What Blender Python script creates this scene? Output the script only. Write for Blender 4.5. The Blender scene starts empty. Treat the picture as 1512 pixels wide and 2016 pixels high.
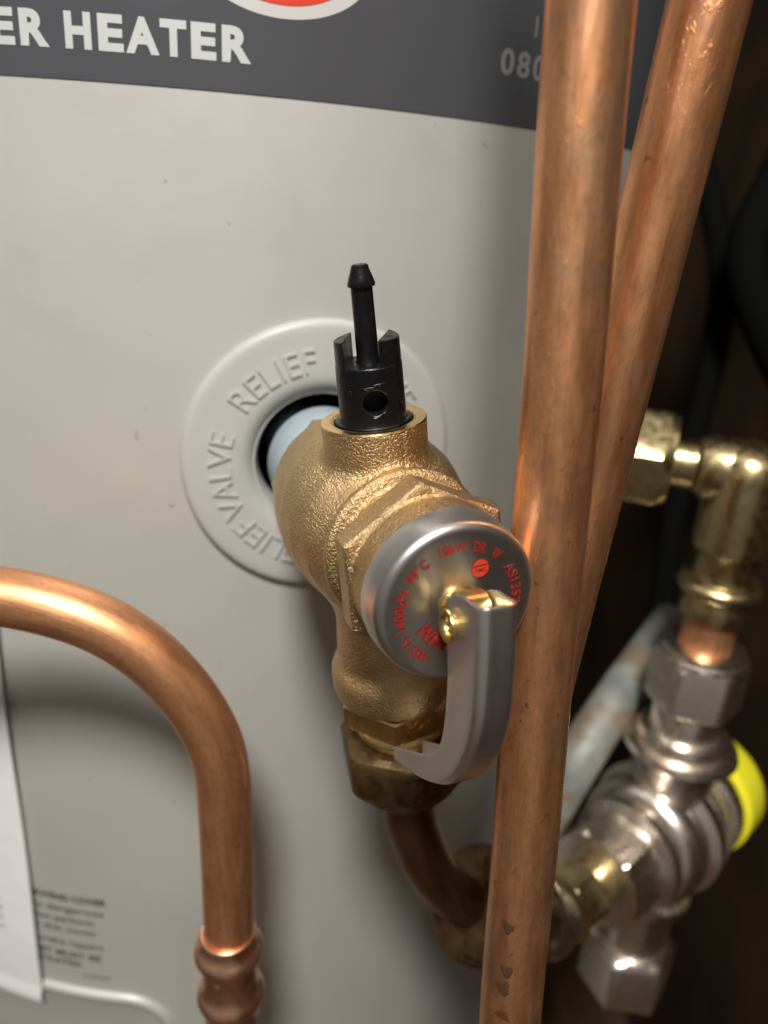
import bpy, math, random
import numpy as np
from mathutils import Matrix, Vector
from math import pi, sin, cos, radians

random.seed(4); RNG = np.random.default_rng(4)
S = 0.01                       # everything below is written in centimetres
C = bpy.context.scene.collection
scn = bpy.context.scene

# ------------------------------------------------------------------ camera
PITCH, ROLL, FPX = 0.378, -0.069, 1515.0
FW = np.array([0, cos(PITCH), -sin(PITCH)]); UPV = np.array([0, sin(PITCH), cos(PITCH)]); RTV = np.array([1.0, 0, 0])
CR = RTV*cos(ROLL) - UPV*sin(ROLL); CU = UPV*cos(ROLL) + RTV*sin(ROLL)
cd = bpy.data.cameras.new('camera'); cam = bpy.data.objects.new('camera', cd); C.objects.link(cam)
cam.matrix_world = Matrix(((CR[0], CU[0], -FW[0], 0), (CR[1], CU[1], -FW[1], 0), (CR[2], CU[2], -FW[2], 0), (0, 0, 0, 1)))
cd.sensor_fit = 'VERTICAL'; cd.sensor_height = 34.6; cd.lens = 34.6*FPX/2016
cd.clip_start = 0.005; cd.clip_end = 20
cd.dof.use_dof = True; cd.dof.focus_distance = 0.206; cd.dof.aperture_fstop = 6.9
scn.camera = cam
def at(x, y, d):               # a photograph pixel at depth d (cm) as a world point
    return CR*((x-756)/FPX*d) + CU*((1008-y)/FPX*d) + FW*d

# ------------------------------------------------------------------ world and lamp
w = bpy.data.worlds.new("World"); scn.world = w; w.use_nodes = True
nt = w.node_tree; bg = nt.nodes['Background']
tc = nt.nodes.new('ShaderNodeTexCoord'); sx = nt.nodes.new('ShaderNodeSeparateXYZ'); rp = nt.nodes.new('ShaderNodeValToRGB')
mr = nt.nodes.new('ShaderNodeMapRange'); mr.inputs['From Min'].default_value = -1
nt.links.new(tc.outputs['Generated'], sx.inputs[0]); nt.links.new(sx.outputs['Z'], mr.inputs['Value'])
nt.links.new(mr.outputs[0], rp.inputs[0]); nt.links.new(rp.outputs[0], bg.inputs['Color'])
rp.color_ramp.elements[0].position = 0.25; rp.color_ramp.elements[0].color = (0.50, 0.45, 0.39, 1)
rp.color_ramp.elements[1].position = 0.9; rp.color_ramp.elements[1].color = (0.95, 0.90, 0.83, 1)
bg.inputs['Strength'].default_value = 0.26
def lamp(name, loc, target, size, power, col):
    l = bpy.data.lights.new(name, 'AREA'); l.shape = 'DISK'; l.size = size*S; l.energy = power; l.color = col
    o = bpy.data.objects.new(name, l); C.objects.link(o); o.location = Vector(loc)*S
    o.rotation_euler = (Vector(target)-Vector(loc)).to_track_quat('-Z', 'Y').to_euler(); return o
lamp('ceiling_lamp', (-7, -54, 98), (-2, 28, -10), 27, 28.5, (1.0, 0.96, 0.915))
scn.view_settings.view_transform = 'Standard'; scn.view_settings.look = 'None'
scn.view_settings.exposure = 0; scn.view_settings.gamma = 1
scn.render.engine = 'CYCLES'

# ------------------------------------------------------------------ object helpers
XF = {}
def thing(name, label, cat, loc=(0, 0, 0), rot=None, group=None):
    o = bpy.data.objects.new(name, None); C.objects.link(o); o.empty_display_size = 0.01
    R = np.eye(3) if rot is None else rot
    m = Matrix([[*R[i], loc[i]*S] for i in range(3)] + [[0, 0, 0, 1]]); o.matrix_world = m
    o['label'] = label; o['category'] = cat
    if group: o['group'] = group
    XF[o.name] = (R, np.array(loc, float)); return o
def tag(o, label, cat, group=None):
    o['label'] = label; o['category'] = cat
    if group: o['group'] = group
    return o
def mesh_obj(name, V, Fc, mat, parent=None, world=True, smooth=35, uv=None, kind=None, label=None, mats=None, fm=None):
    """V in cm. world=True: given in world space, moved into the parent's space."""
    V = np.asarray(V, float)
    if parent is not None and world:
        R, t = XF[parent.name]; V = (V-t)@R
    loc = None
    if parent is None:
        loc = V.mean(0); loc[2] = V[:, 2].min(); V = V-loc
    me = bpy.data.meshes.new(name); me.from_pydata((V*S).tolist(), [], [list(map(int, f)) for f in Fc]); me.update()
    for m_ in (mats or [mat]): me.materials.append(m_)
    if fm is not None: me.polygons.foreach_set('material_index', fm)
    if uv is not None:
        l = me.uv_layers.new(name='UVMap'); vi = np.zeros(len(me.loops), np.int32); me.loops.foreach_get('vertex_index', vi)
        l.data.foreach_set('uv', np.asarray(uv, np.float32)[vi].ravel())
    if smooth:
        me.shade_smooth(); me.set_sharp_from_angle(angle=radians(smooth))
    o = bpy.data.objects.new(name, me); C.objects.link(o)
    if parent is not None:
        o.parent = parent; XF[o.name] = XF[parent.name]
    else:
        o.location = Vector(loc)*S; XF[o.name] = (np.eye(3), loc)
    if kind: o['kind'] = kind
    if label: o['label'] = label
    return o
def nrm(v): v = np.asarray(v, float); return v/np.linalg.norm(v)
def perp(d, ref=(0, 0, 1)):
    d = nrm(d); ref = np.asarray(ref, float)
    if abs(d@ref) > .95: ref = np.array([0, -1.0, 0])
    u = nrm(np.cross(ref, d)); v = np.cross(d, u); return u, v
class MB:
    def __init__(s): s.V = []; s.F = []; s.U = []
    def add(s, V, Fc, U=None):
        n = len(s.V); s.V += [tuple(map(float, v)) for v in V]; s.F += [[i+n for i in f] for f in Fc]
        s.U += [tuple(u) for u in (U if U is not None else [(0, 0)]*len(V))]
    def lathe(s, p0, d, prof, n=64, hexr=None, closed0=True, closed1=True, rot=0, ref=(0, 0, 1)):
        """prof: (along, radius[, k]) ; k=1 makes that ring a hexagon"""
        d = nrm(d); u, v = perp(d, ref); p0 = np.asarray(p0, float); V = []; U = []
        for q in prof:
            a, r = q[0], q[1]; k = q[2] if len(q) > 2 else 0
            for i in range(n):
                t = 2*pi*i/n
                rr = r
                if k:
                    tt = ((t-rot) % (pi/3))-pi/6; rr = min(r*cos(pi/6)/cos(tt), k if k > 1 else 9e9)
                V.append(p0+d*a+u*rr*cos(t)+v*rr*sin(t)); U.append((t*max(r, .2), a))
        Fc = []
        for j in range(len(prof)-1):
            for i in range(n):
                i2 = (i+1) % n; Fc.append([j*n+i, j*n+i2, (j+1)*n+i2, (j+1)*n+i])
        if closed0: Fc.append(list(range(n))[::-1])
        if closed1: Fc.append([(len(prof)-1)*n+i for i in range(n)])
        s.add(V, Fc, U)
    def build(s, name, mat, parent=None, world=True, **k):
        return mesh_obj(name, s.V, s.F, mat, parent, world, uv=s.U, **k)
def catmull(P, n):
    P = [np.asarray(p, float) for p in P]; P = [2*P[0]-P[1]]+P+[2*P[-1]-P[-2]]; out = []
    for i in range(1, len(P)-2):
        for k in range(n):
            t = k/n; a, b, c, d = P[i-1:i+3]
            out.append(.5*((2*b)+(-a+c)*t+(2*a-5*b+4*c-d)*t*t+(-a+3*b-3*c+d)*t**3))
    out.append(P[-2]); return np.array(out)
def tube(path, r, n=64, ref=(0, 1, 0), inner=None):
    """swept pipe; r number or array; returns MB with uv (around, along)"""
    m = MB(); path = np.asarray(path, float); T = np.gradient(path, axis=0); T /= np.linalg.norm(T, axis=1)[:, None]
    u = nrm(np.cross(np.asarray(ref, float), T[0])); L = 0; V = []; U = []; rr = np.broadcast_to(r, len(path))
    for j, p in enumerate(path):
        u = nrm(u-T[j]*(u@T[j])); v = np.cross(T[j], u)
        if j: L += np.linalg.norm(p-path[j-1])
        for i in range(n):
            t = 2*pi*i/n; V.append(p+rr[j]*(cos(t)*u+sin(t)*v)); U.append((t*rr[j], L))
    Fc = [[j*n+i, j*n+(i+1) % n, (j+1)*n+(i+1) % n, (j+1)*n+i] for j in range(len(path)-1) for i in range(n)]
    Fc += [list(range(n))[::-1], [(len(path)-1)*n+i for i in range(n)]]
    m.add(V, Fc, U); return m
# flat lettering: (verts2d, faces) from the built-in font
def glyphs(text, bold=0.0, depth=0.0):
    cu = bpy.data.curves.new('t', 'FONT'); cu.body = text; cu.size = 1; cu.offset = bold; cu.extrude = depth; cu.resolution_u = 4
    ob = bpy.data.objects.new('t', cu); C.objects.link(ob); bpy.context.view_layer.update()
    me = ob.evaluated_get(bpy.context.evaluated_depsgraph_get()).to_mesh()
    V = np.array([v.co[:] for v in me.vertices]) if len(me.vertices) else np.zeros((0, 3)); Fc = [list(p.vertices) for p in me.polygons]
    ob.to_mesh_clear(); bpy.data.objects.remove(ob); bpy.data.curves.remove(cu); return V, Fc

# ------------------------------------------------------------------ materials
def mat(name, base=(.5, .5, .5), metal=0, rough=.5, spec=.5, coat=0, coat_rough=.1):
    m = bpy.data.materials.new(name); m.use_nodes = True; b = m.node_tree.nodes['Principled BSDF']
    b.inputs['Base Color'].default_value = (*base, 1); b.inputs['Metallic'].default_value = metal
    b.inputs['Roughness'].default_value = rough; b.inputs['Specular IOR Level'].default_value = spec
    b.inputs['Coat Weight'].default_value = coat; b.inputs['Coat Roughness'].default_value = coat_rough
    return m
class NG:
    def __init__(s, m): s.m = m; s.t = m.node_tree; s.b = s.t.nodes['Principled BSDF']; s.tc = s.t.nodes.new('ShaderNodeTexCoord')
    def n(s, ty, **k):
        x = s.t.nodes.new(ty)
        for a, v in k.items():
            if hasattr(x, a) and a not in ('Scale',): setattr(x, a, v)
            else: x.inputs[a].default_value = v
        return x
    def l(s, a, b): s.t.links.new(a, b)
    def coord(s, kind='Object', sc=(1, 1, 1)):
        mp = s.t.nodes.new('ShaderNodeMapping'); mp.inputs['Scale'].default_value = sc; s.l(s.tc.outputs[kind], mp.inputs[0]); return mp.outputs[0]
    def noise(s, co, scale, detail=4, rough=.5, dist=0):
        x = s.t.nodes.new('ShaderNodeTexNoise'); x.inputs['Scale'].default_value = scale; x.inputs['Detail'].default_value = detail
        x.inputs['Roughness'].default_value = rough; x.inputs['Distortion'].default_value = dist; s.l(co, x.inputs['Vector']); return x.outputs['Fac']
    def ramp(s, f, stops):
        x = s.t.nodes.new('ShaderNodeValToRGB'); e = x.color_ramp.elements
        while len(e) < len(stops): e.new(.5)
        for q, (p, c) in zip(e, stops): q.position = p; q.color = (*c, 1) if len(c) == 3 else c
        s.l(f, x.inputs[0]); return x.outputs[0]
    def mix(s, f, a, b, mode='MIX'):
        x = s.t.nodes.new('ShaderNodeMix'); x.data_type = 'RGBA'; x.blend_type = mode
        if isinstance(f, (int, float)): x.inputs[0].default_value = f
        else: s.l(f, x.inputs[0])
        for i, c in ((6, a), (7, b)):
            if isinstance(c, tuple): x.inputs[i].default_value = (*c, 1)
            else: s.l(c, x.inputs[i])
        return x.outputs[2]
    def bump(s, h, strength, dist, prev=None):
        x = s.t.nodes.new('ShaderNodeBump'); x.inputs['Strength'].default_value = strength; x.inputs['Distance'].default_value = dist
        s.l(h, x.inputs['Height'])
        if prev is not None: s.l(prev, x.inputs['Normal'])
        return x.outputs[0]
    def out(s, base=None, rough=None, normal=None, metal=None):
        if base is not None: s.l(base, s.b.inputs['Base Color'])
        if rough is not None: s.l(rough, s.b.inputs['Roughness'])
        if normal is not None: s.l(normal, s.b.inputs['Normal'])
        if metal is not None: s.l(metal, s.b.inputs['Metallic'])
def g(v): return (v, v, v)

# tank paint: warm grey metallic enamel, a few scuffs and specks
M_PAINT = mat('grey_enamel', (.50, .48, .44), 0.28, .44, .5); k = NG(M_PAINT); co = k.coord()
big = k.noise(co, 9, 3); spk = k.noise(co, 150, 2, .4); sp2 = k.noise(co, 22, 3)
c0 = k.ramp(big, [(.3, (.545, .548, .505)), (.7, (.515, .515, .478))])
spots = k.ramp(spk, [(.77, g(0)), (.83, g(.6))]); region = k.ramp(sp2, [(.5, g(0)), (.62, g(1))])
msk = k.mix(1.0, spots, region, 'MULTIPLY'); fl = k.ramp(k.noise(co, 330, 1, .3), [(.80, g(0)), (.84, g(.55))])
c0 = k.mix(k.ramp(k.noise(co, 14, 6, .65, 1.2), [(.55, g(0)), (.75, g(.35))]), c0, (.47, .45, .40)); c0 = k.mix(fl, c0, (.30, .22, .15))
k.out(k.mix(msk, c0, (.22, .19, .15)), k.ramp(k.noise(co, 30, 4), [(.3, g(.42)), (.7, g(.50))]), k.bump(k.noise(co, 500, 2), .05, .0005))
M_BAND = mat('dark_band_film', (.10, .107, .118), .35, .2, .5)
k = NG(M_BAND); co = k.coord(); k.out(rough=k.ramp(k.noise(co, 40, 4), [(.35, g(.20)), (.7, g(.30))]), normal=k.bump(k.noise(co, 60, 2), .08, .001))
M_LETTER = mat('silver_print', (.52, .55, .54), .1, .4)
M_LETTERD = mat('grey_print', (.24, .24, .25), .1, .4)
M_WHITEINK = mat('light_print', (.52, .52, .50), 0, .4)
M_REDINK = mat('red_print', (.62, .05, .025), 0, .35)
M_REDMARK = mat('red_stamp', (.36, .012, .010), 0, .45)
k = NG(M_REDMARK); co = k.coord(); k.out(k.ramp(k.noise(co, 900, 4, .6), [(.44, (.34, .014, .011)), (.60, (.26, .03, .025)), (.70, (.24, .15, .13))]))
M_INK = mat('black_ink', (.06, .058, .055), 0, .5)
M_GRAYPL = mat('grey_moulded_plastic', (.44, .44, .41), 0, .42, .5)
k = NG(M_GRAYPL); co = k.coord(); k.out(k.ramp(k.noise(co, 30, 4), [(.3, (.45, .455, .425)), (.7, (.415, .42, .39))]), normal=k.bump(k.noise(co, 900, 2), .06, .0004))
M_BLACK = mat('black_void_foam', (.012, .012, .013), 0, .9, .1)
M_LINER = mat('pale_blue_liner', (.42, .55, .66), 0, .35, .5)
k = NG(M_LINER); co = k.coord('UV', (.8, 9, 1)); k.out(k.ramp(k.noise(co, 1, 5), [(.3, (.24, .31, .36)), (.7, (.38, .46, .52))]), normal=k.bump(k.noise(co, 1, 4), .3, .001))

def cast(name, c1, c2, strength, rough=(.28, .5)):
    m = mat(name, c1, 1, .36); k = NG(m); co = k.coord()
    n1 = k.noise(co, 1300, 5, .62); n2 = k.noise(co, 120, 5, .55); n3 = k.noise(co, 2200, 3, .5)
    vo = k.t.nodes.new('ShaderNodeTexVoronoi'); vo.inputs['Scale'].default_value = 1900; k.l(co, vo.inputs['Vector'])
    col = k.mix(k.ramp(n2, [(.3, g(0)), (.72, g(1))]), c1, c2); col = k.mix(k.ramp(n1, [(.30, g(.55)), (.5, g(0))]), col, tuple(x*.45 for x in c1))
    b = k.bump(vo.outputs['Distance'], strength*.7, .00018); b = k.bump(n1, strength, .0006, b); b = k.bump(n3, strength*.6, .0002, b); b = k.bump(n2, .35, .001, b)
    k.out(col, k.ramp(n2, [(.3, g(rough[0])), (.7, g(rough[1]))]), b); return m
M_BRONZE = cast('cast_bronze', (.68, .49, .26), (.53, .37, .185), .9, (.28, .44))
def smoothmetal(name, c1, c2, rough=(.2, .34), bump=.15, dark=None, metal=1.0, sc=1.0):
    m = mat(name, c1, metal, .3); k = NG(m); co = k.coord()
    n2 = k.noise(co, 180*sc, 5, .6); n1 = k.noise(co, 700*sc, 4, .6)
    col = k.mix(k.ramp(n2, [(.32, g(0)), (.7, g(1))]), c1, c2)
    if dark: col = k.mix(k.ramp(k.noise(co, 90*sc, 6, .62, .6), [(.50, g(0)), (.62, g(1))]), col, dark)
    k.out(col, k.ramp(k.noise(co, 260*sc, 4), [(.3, g(rough[0])), (.7, g(rough[1]))]), k.bump(n1, bump, .0004)); return m
M_BRASS = smoothmetal('machined_brass', (.84, .66, .30), (.74, .55, .23), (.24, .36))
M_BRASSRIM = smoothmetal('freshly_cut_bronze', (.86, .62, .30), (.74, .52, .24), (.22, .34), .3)
M_BRASSOLD = smoothmetal('tarnished_brass', (.22, .145, .07), (.15, .10, .045), (.42, .58), .3, (.07, .05, .03))
M_BRASSPALE = smoothmetal('pale_yellow_brass', (.58, .48, .26), (.46, .37, .19), (.22, .38), .15)
M_CHROME = smoothmetal('dull_chrome', (.90, .83, .75), (.86, .79, .71), (.25, .30), .03)
M_STEEL = smoothmetal('pressed_stainless', (.76, .74, .71), (.74, .72, .69), (.34, .37), .03)
k = NG(M_STEEL)
M_CAP = smoothmetal('turned_stainless_cap', (.60, .585, .56), (.575, .56, .54), (.34, .37), .03)
M_GALV = mat('grey_scaled_pipe', (.40, .42, .40), .2, .55)
k = NG(M_GALV); co = k.coord(); k.out(k.mix(k.ramp(k.noise(co, 60, 5), [(.48, g(0)), (.62, g(.8))]), k.ramp(k.noise(co, 45, 4), [(.3, (.17, .19, .19)), (.7, (.30, .31, .26))]), (.20, .14, .08)), normal=k.bump(k.noise(co, 200, 4), .5, .001))
def copper(name, c1, c2, spots=.5, rough=(.30, .48), pits=.5, patina=True, metal=.9):
    m = mat(name, c1, metal, .4); k = NG(m); co = k.coord('Object'); uvs = k.coord('UV', (2.2, .35, 1)); uvl = k.coord('UV', (9, .5, 1)); uvb = k.coord('UV', (1, 1, 1))
    col = k.mix(k.ramp(k.noise(uvs, 1, 5, .6), [(.35, g(0)), (.68, g(1))]), c1, c2)
    col = k.mix(k.ramp(k.noise(uvl, 1, 3, .5), [(.55, g(0)), (.75, g(.35))]), col, tuple(x*.7 for x in c2))
    if patina: col = k.mix(k.ramp(k.noise(co, 24, 5, .6), [(.52, g(0)), (.70, g(.75))]), col, (.36, .30, .20))
    blot = k.noise(co, 55, 5, .65, .8); col = k.mix(k.ramp(blot, [(.58, g(0)), (.66, g(.55*spots))]), col, (.34, .20, .17)); fine = k.noise(k.coord('UV', (6, 2.5, 1)), 1.5, 7, .7); col = k.mix(k.ramp(fine, [(.48, g(0)), (.66, g(.5))]), col, tuple(x*.55 for x in c1)); sp = k.noise(co, 170, 3, .55, .3); col = k.mix(k.ramp(sp, [(.68, g(0)), (.73, g(spots))]), col, (.13, .07, .035))
    b = k.bump(k.noise(uvl, 1.2, 4), .07, .001)
    pit = k.noise(k.coord('UV', (4, 2, 1)), 1.2, 6, .6); reg = k.ramp(k.noise(co, 28, 3), [(.48, g(0)), (.62, g(1))]); pm = k.mix(1.0, k.ramp(pit, [(.56, g(0)), (.70, g(1))]), reg, 'MULTIPLY'); b = k.bump(pm, pits, .0002, b)
    b = k.bump(k.noise(co, 90, 3), .12, .0008, b)
    k.out(col, k.ramp(k.noise(uvs, 1.7, 4), [(.3, g(rough[0])), (.7, g(rough[1]))]), b); return m
M_COP_OLD = copper('weathered_copper', (.87, .43, .215), (.66, .29, .125), .55, (.32, .46), .35)
M_COP_TILT = copper('dented_copper', (.86, .42, .205), (.62, .265, .11), .55, (.30, .44), .5)
M_COP = copper('clean_copper', (.84, .42, .21), (.70, .32, .15), .25, (.38, .50), .06, False)
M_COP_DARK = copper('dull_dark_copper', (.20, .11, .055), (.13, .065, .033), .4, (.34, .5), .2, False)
M_COP_FIT = smoothmetal('pink_copper_fitting', (.96, .58, .40), (.90, .50, .32), (.26, .40), .35, None, 1, .6)
M_PLASTIC = mat('black_nylon', (.005, .005, .006), 0, .3, .3)
k = NG(M_PLASTIC); co = k.coord(); k.out(rough=k.ramp(k.noise(co, 300, 4), [(.35, g(.22)), (.7, g(.48))]), normal=k.bump(k.noise(co, 500, 4), .25, .0004))
M_YELLOW = mat('yellow_plastic', (.82, .76, .03), 0, .35)
M_PAPER = mat('white_plastic_sleeve', (.88, .87, .87), 0, .3, .5)
k = NG(M_PAPER); co = k.coord(); k.out(normal=k.bump(k.noise(co, 25, 3), .25, .004))
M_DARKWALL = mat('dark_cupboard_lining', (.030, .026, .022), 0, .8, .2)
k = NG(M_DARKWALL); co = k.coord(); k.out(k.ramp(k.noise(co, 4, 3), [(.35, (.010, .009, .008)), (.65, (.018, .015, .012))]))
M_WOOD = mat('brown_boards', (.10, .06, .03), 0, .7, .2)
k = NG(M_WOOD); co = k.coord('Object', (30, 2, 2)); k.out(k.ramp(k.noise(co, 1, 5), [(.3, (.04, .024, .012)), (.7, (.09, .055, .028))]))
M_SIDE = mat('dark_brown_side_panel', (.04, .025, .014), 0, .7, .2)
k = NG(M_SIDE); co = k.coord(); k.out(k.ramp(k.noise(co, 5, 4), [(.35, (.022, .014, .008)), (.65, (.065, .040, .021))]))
M_FOAM = mat('black_lagging', (.006, .006, .006), 0, 1.0, .0)

# ------------------------------------------------------------------ the heater: a vertical cylinder
XC, YC, RT = -10.873, 52.244, 25.119
def wrap(s, z, h=0.0):
    s = np.asarray(s, float); z = np.asarray(z, float)+0*s; th = s/RT; R = RT+h
    return np.stack([XC+R*np.sin(th), YC-R*np.cos(th), z], -1)
heater = thing('water_heater', 'tall grey cylindrical water heater with a dark lettered band round its top', 'water heater', (XC, YC, -95))
ES, EZ = 8.5, -9.3             # centre of the relief valve opening, unrolled (arc, height)
st = 0.5; hw = 3.0             # casing grid with a patch round the opening
CIRC = 2*pi*RT; ncol = int(round(CIRC/st)); st_s = CIRC/ncol
s_lines = ES-hw+np.arange(ncol+1)*0  # placeholder
nside = 12; ds = 2*hw/nside
cols = [ES-hw+i*ds for i in range(nside+1)]; rest = CIRC-2*hw; nr = int(round(rest/ds)); cols += [ES+hw+rest*(i+1)/nr for i in range(nr-1)]
rows = [-95.0, -80, -65, -50] + [-40+i*2.5 for i in range(10)] + [EZ-hw+i*ds for i in range(nside+1)] + [-5.8+0*0] + [-3, 0, 3.04, 6, 12, 20, 30, 38]
rows = sorted(set(round(x, 4) for x in rows))
V = []; idx = {}
for j, z in enumerate(rows):
    for i, s in enumerate(cols): idx[(i, j)] = len(V); V.append(wrap(s, z))
Fc = []; j0 = rows.index(round(EZ-hw, 4)); j1 = rows.index(round(EZ+hw, 4)); nc = len(cols)
for j in range(len(rows)-1):
    for i in range(nc):
        if j0 <= j < j1 and i < nside: continue
        Fc.append([idx[(i, j)], idx[((i+1) % nc, j)], idx[((i+1) % nc, j+1)], idx[(i, j+1)]])
bd = [(i, j0) for i in range(nside)] + [(nside, j) for j in range(j0, j1)] + [(i, j1) for i in range(nside, 0, -1)] + [(0, j) for j in range(j1, j0, -1)]
prev = [idx[b] for b in bd]
pts = np.array([[cols[b[0]]-ES, rows[b[1]]-EZ] for b in bd]); circ = 2.62*pts/np.linalg.norm(pts, axis=1)[:, None]
for t in (.5, 1.0):
    q = pts*(1-t)+circ*t; new = []
    for a in q: new.append(len(V)); V.append(wrap(ES+a[0], EZ+a[1]))
    for i in range(len(prev)): i2 = (i+1) % len(prev); Fc.append([prev[i], prev[i2], new[i2], new[i]])
    prev = new
# turned-in edge of the opening, then the lid
new = []
for a in circ: new.append(len(V)); V.append(wrap(ES+a[0], EZ+a[1], -.25))
for i in range(len(prev)): i2 = (i+1) % len(prev); Fc.append([prev[i], prev[i2], new[i2], new[i]])
Fc.append([idx[(i, len(rows)-1)] for i in range(nc)])
mesh_obj('casing', V, Fc, M_PAINT, heater, smooth=50)
# insulation seen down the opening
m = MB(); En = nrm(wrap(ES, EZ)-np.array([XC, YC, EZ])); EO = wrap(ES, EZ)
m.lathe(EO-En*5, En, [(0, 2.9), (4.6, 2.9), (4.6, 2.55), (0.4, 2.5), (.4, .1)], 64, closed0=True, closed1=True); m.build('insulation_sleeve', M_BLACK, heater)
# top band, a film 0.1 mm thick plus its lip
def strip(s0, s1, z0, z1, h, n, nz=1, th=.0):
    V = []; Fc = []
    for j in range(nz+1):
        for i in range(n+1): V.append(wrap(s0+(s1-s0)*i/n, z0+(z1-z0)*j/nz, h))
    for j in range(nz):
        for i in range(n): Fc.append([j*(n+1)+i, j*(n+1)+i+1, (j+1)*(n+1)+i+1, (j+1)*(n+1)+i])
    return V, Fc
nb = 240; V = []
for z, h in ((3.04, 0.0), (3.045, .035), (14, .035), (14.01, 0)):
    for i in range(nb): V.append(wrap(CIRC*i/nb, z, h))
Fc = [[j*nb+i, j*nb+(i+1) % nb, (j+1)*nb+(i+1) % nb, (j+1)*nb+i] for j in range(3) for i in range(nb)]
band = mesh_obj('label_band', V, Fc, M_BAND, heater, smooth=50)
# WATER HEATER, letter boxes after the photograph's bold grotesque
def boxed(ch, x0, x1, z0, z1, h, bold):
    V, Fc = glyphs(ch, bold); mn, mx = V[:, :2].min(0), V[:, :2].max(0)
    q = (V[:, :2]-mn)/(mx-mn); return wrap(x0+q[:, 0]*(x1-x0), z0+q[:, 1]*(z1-z0), h), Fc
EM = 1.40; ZB = 3.04+.835; CAPH = .716*EM
adv = dict(W=.944, A=.722, T=.611, E=.667, R=.722, H=.722); adv[' '] = .278
ink = dict(W=(.0, .944), A=(0, .72), T=(.02, .59), E=(.073, .617), R=(.073, .72), H=(.073, .648))
word = 'WATER HEATER'; start = -.003-sum(adv[c] for c in 'WATER ')*EM; m = MB(); x = start
# letters as straight bold strokes (R's bowl as arc)
def poly_letter(ch):
    t = .145; H = .716
    if ch == 'H': return [[(0, 0), (t, 0), (t, H), (0, H)], [(1-t/.575*1, 0), (1, 0), (1, H), (1-t/.575, H)], None]
for ch in word:
    if ch != ' ':
        a, b = ink[ch]; Vx, Fx = boxed(ch, x+a*EM, x+b*EM, ZB, ZB+CAPH, .05, .047); m.add(Vx, Fx)
    x += adv[ch]*EM
m.build('heater_lettering', M_LETTER, band)
m = MB(); x = 14.70
for ch in '0800':
    Vx, Fx = boxed(ch, x, x+.62, 4.60, 5.45, .05, .028); m.add(Vx, Fx); x += .78
Vx, Fx = boxed('I', 16.15, 16.25, 5.96, 6.6, .05, .02); m.add(Vx, Fx)
m.build('phone_number', M_LETTERD, band)
def ell(cx, cz, a, b, a2, b2, h, n=96):
    V = []; q = 9
    for j in range(q):
        k_ = j/(q-1)
        for i in range(n): t = 2*pi*i/n; V.append(wrap(cx+(a+(a2-a)*k_)*cos(t), cz+(b+(b2-b)*k_)*sin(t), h))
    return V, [[j*n+i, j*n+(i+1) % n, (j+1)*n+(i+1) % n, (j+1)*n+i] for j in range(q-1) for i in range(n)]
LX, LZ = 6.72, 5.22+1.72
m = MB(); m.add(*ell(LX, LZ, 2.85, 1.72, .01, .01, .045)); badge = m.build('oval_badge', M_WHITEINK, band)
m = MB(); m.add(*ell(LX, LZ, 2.32, 1.36, 1.75, 1.02, .055)); m.build('red_oval_ring', M_REDINK, badge)
# access cover at the bottom: a raised rounded panel
def rrect(x0, x1, z0, z1, r, n=14):
    P = []
    for cx, cz, a0 in ((x1-r, z1-r, 0), (x0+r, z1-r, 90), (x0+r, z0+r, 180), (x1-r, z0+r, 270)):
        for i in range(n+1):
            a = radians(a0+90*i/n); P.append((cx+r*cos(a), cz+r*sin(a)))
    out = []
    for i in range(len(P)):
        a, b = np.array(P[i]), np.array(P[(i+1) % len(P)]); L = np.linalg.norm(b-a); k_ = max(1, int(L/.6))
        for q in range(k_): out.append(a+(b-a)*q/k_)
    return np.array(out)
P = rrect(-16.5, 1.95, -62, -38.15, 2.6); cen = P.mean(0); V = []; Fc = []
def inset(P, d):
    n = np.roll(P, -1, 0)-np.roll(P, 1, 0); n /= np.linalg.norm(n, axis=1)[:, None]; return P-d*np.stack([n[:, 1], -n[:, 0]], 1)
rings = [(0, 0), (.02, .10), (.12, .22), (.30, .27), (.50, .22), (.62, .13), (.75, .10)]; n = len(P)
for d, h in rings:
    for q in inset(P, d): V.append(wrap(q[0], q[1], h))
for j in range(len(rings)-1):
    for i in range(n): Fc.append([j*n+i, j*n+(i+1) % n, (j+1)*n+(i+1) % n, (j+1)*n+i])
Q = inset(P, .75); xs = np.unique(np.round(Q[:, 0], 3))
base = len(V)
prev = [(len(rings)-1)*n+i for i in range(n)]
for t in (.25, .5, .75, .97):
    new = []
    for q in Q: p_ = np.array([q[0]*(1-t)+cen[0]*t, q[1]*(1-t)+cen[1]*t]); new.append(len(V)); V.append(wrap(p_[0], p_[1], .10))
    for i in range(n): Fc.append([prev[i], prev[(i+1) % n], new[(i+1) % n], new[i]])
    prev = new
Fc.append(prev)
mesh_obj('access_cover', V, Fc, M_PAINT, heater, smooth=60)
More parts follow.
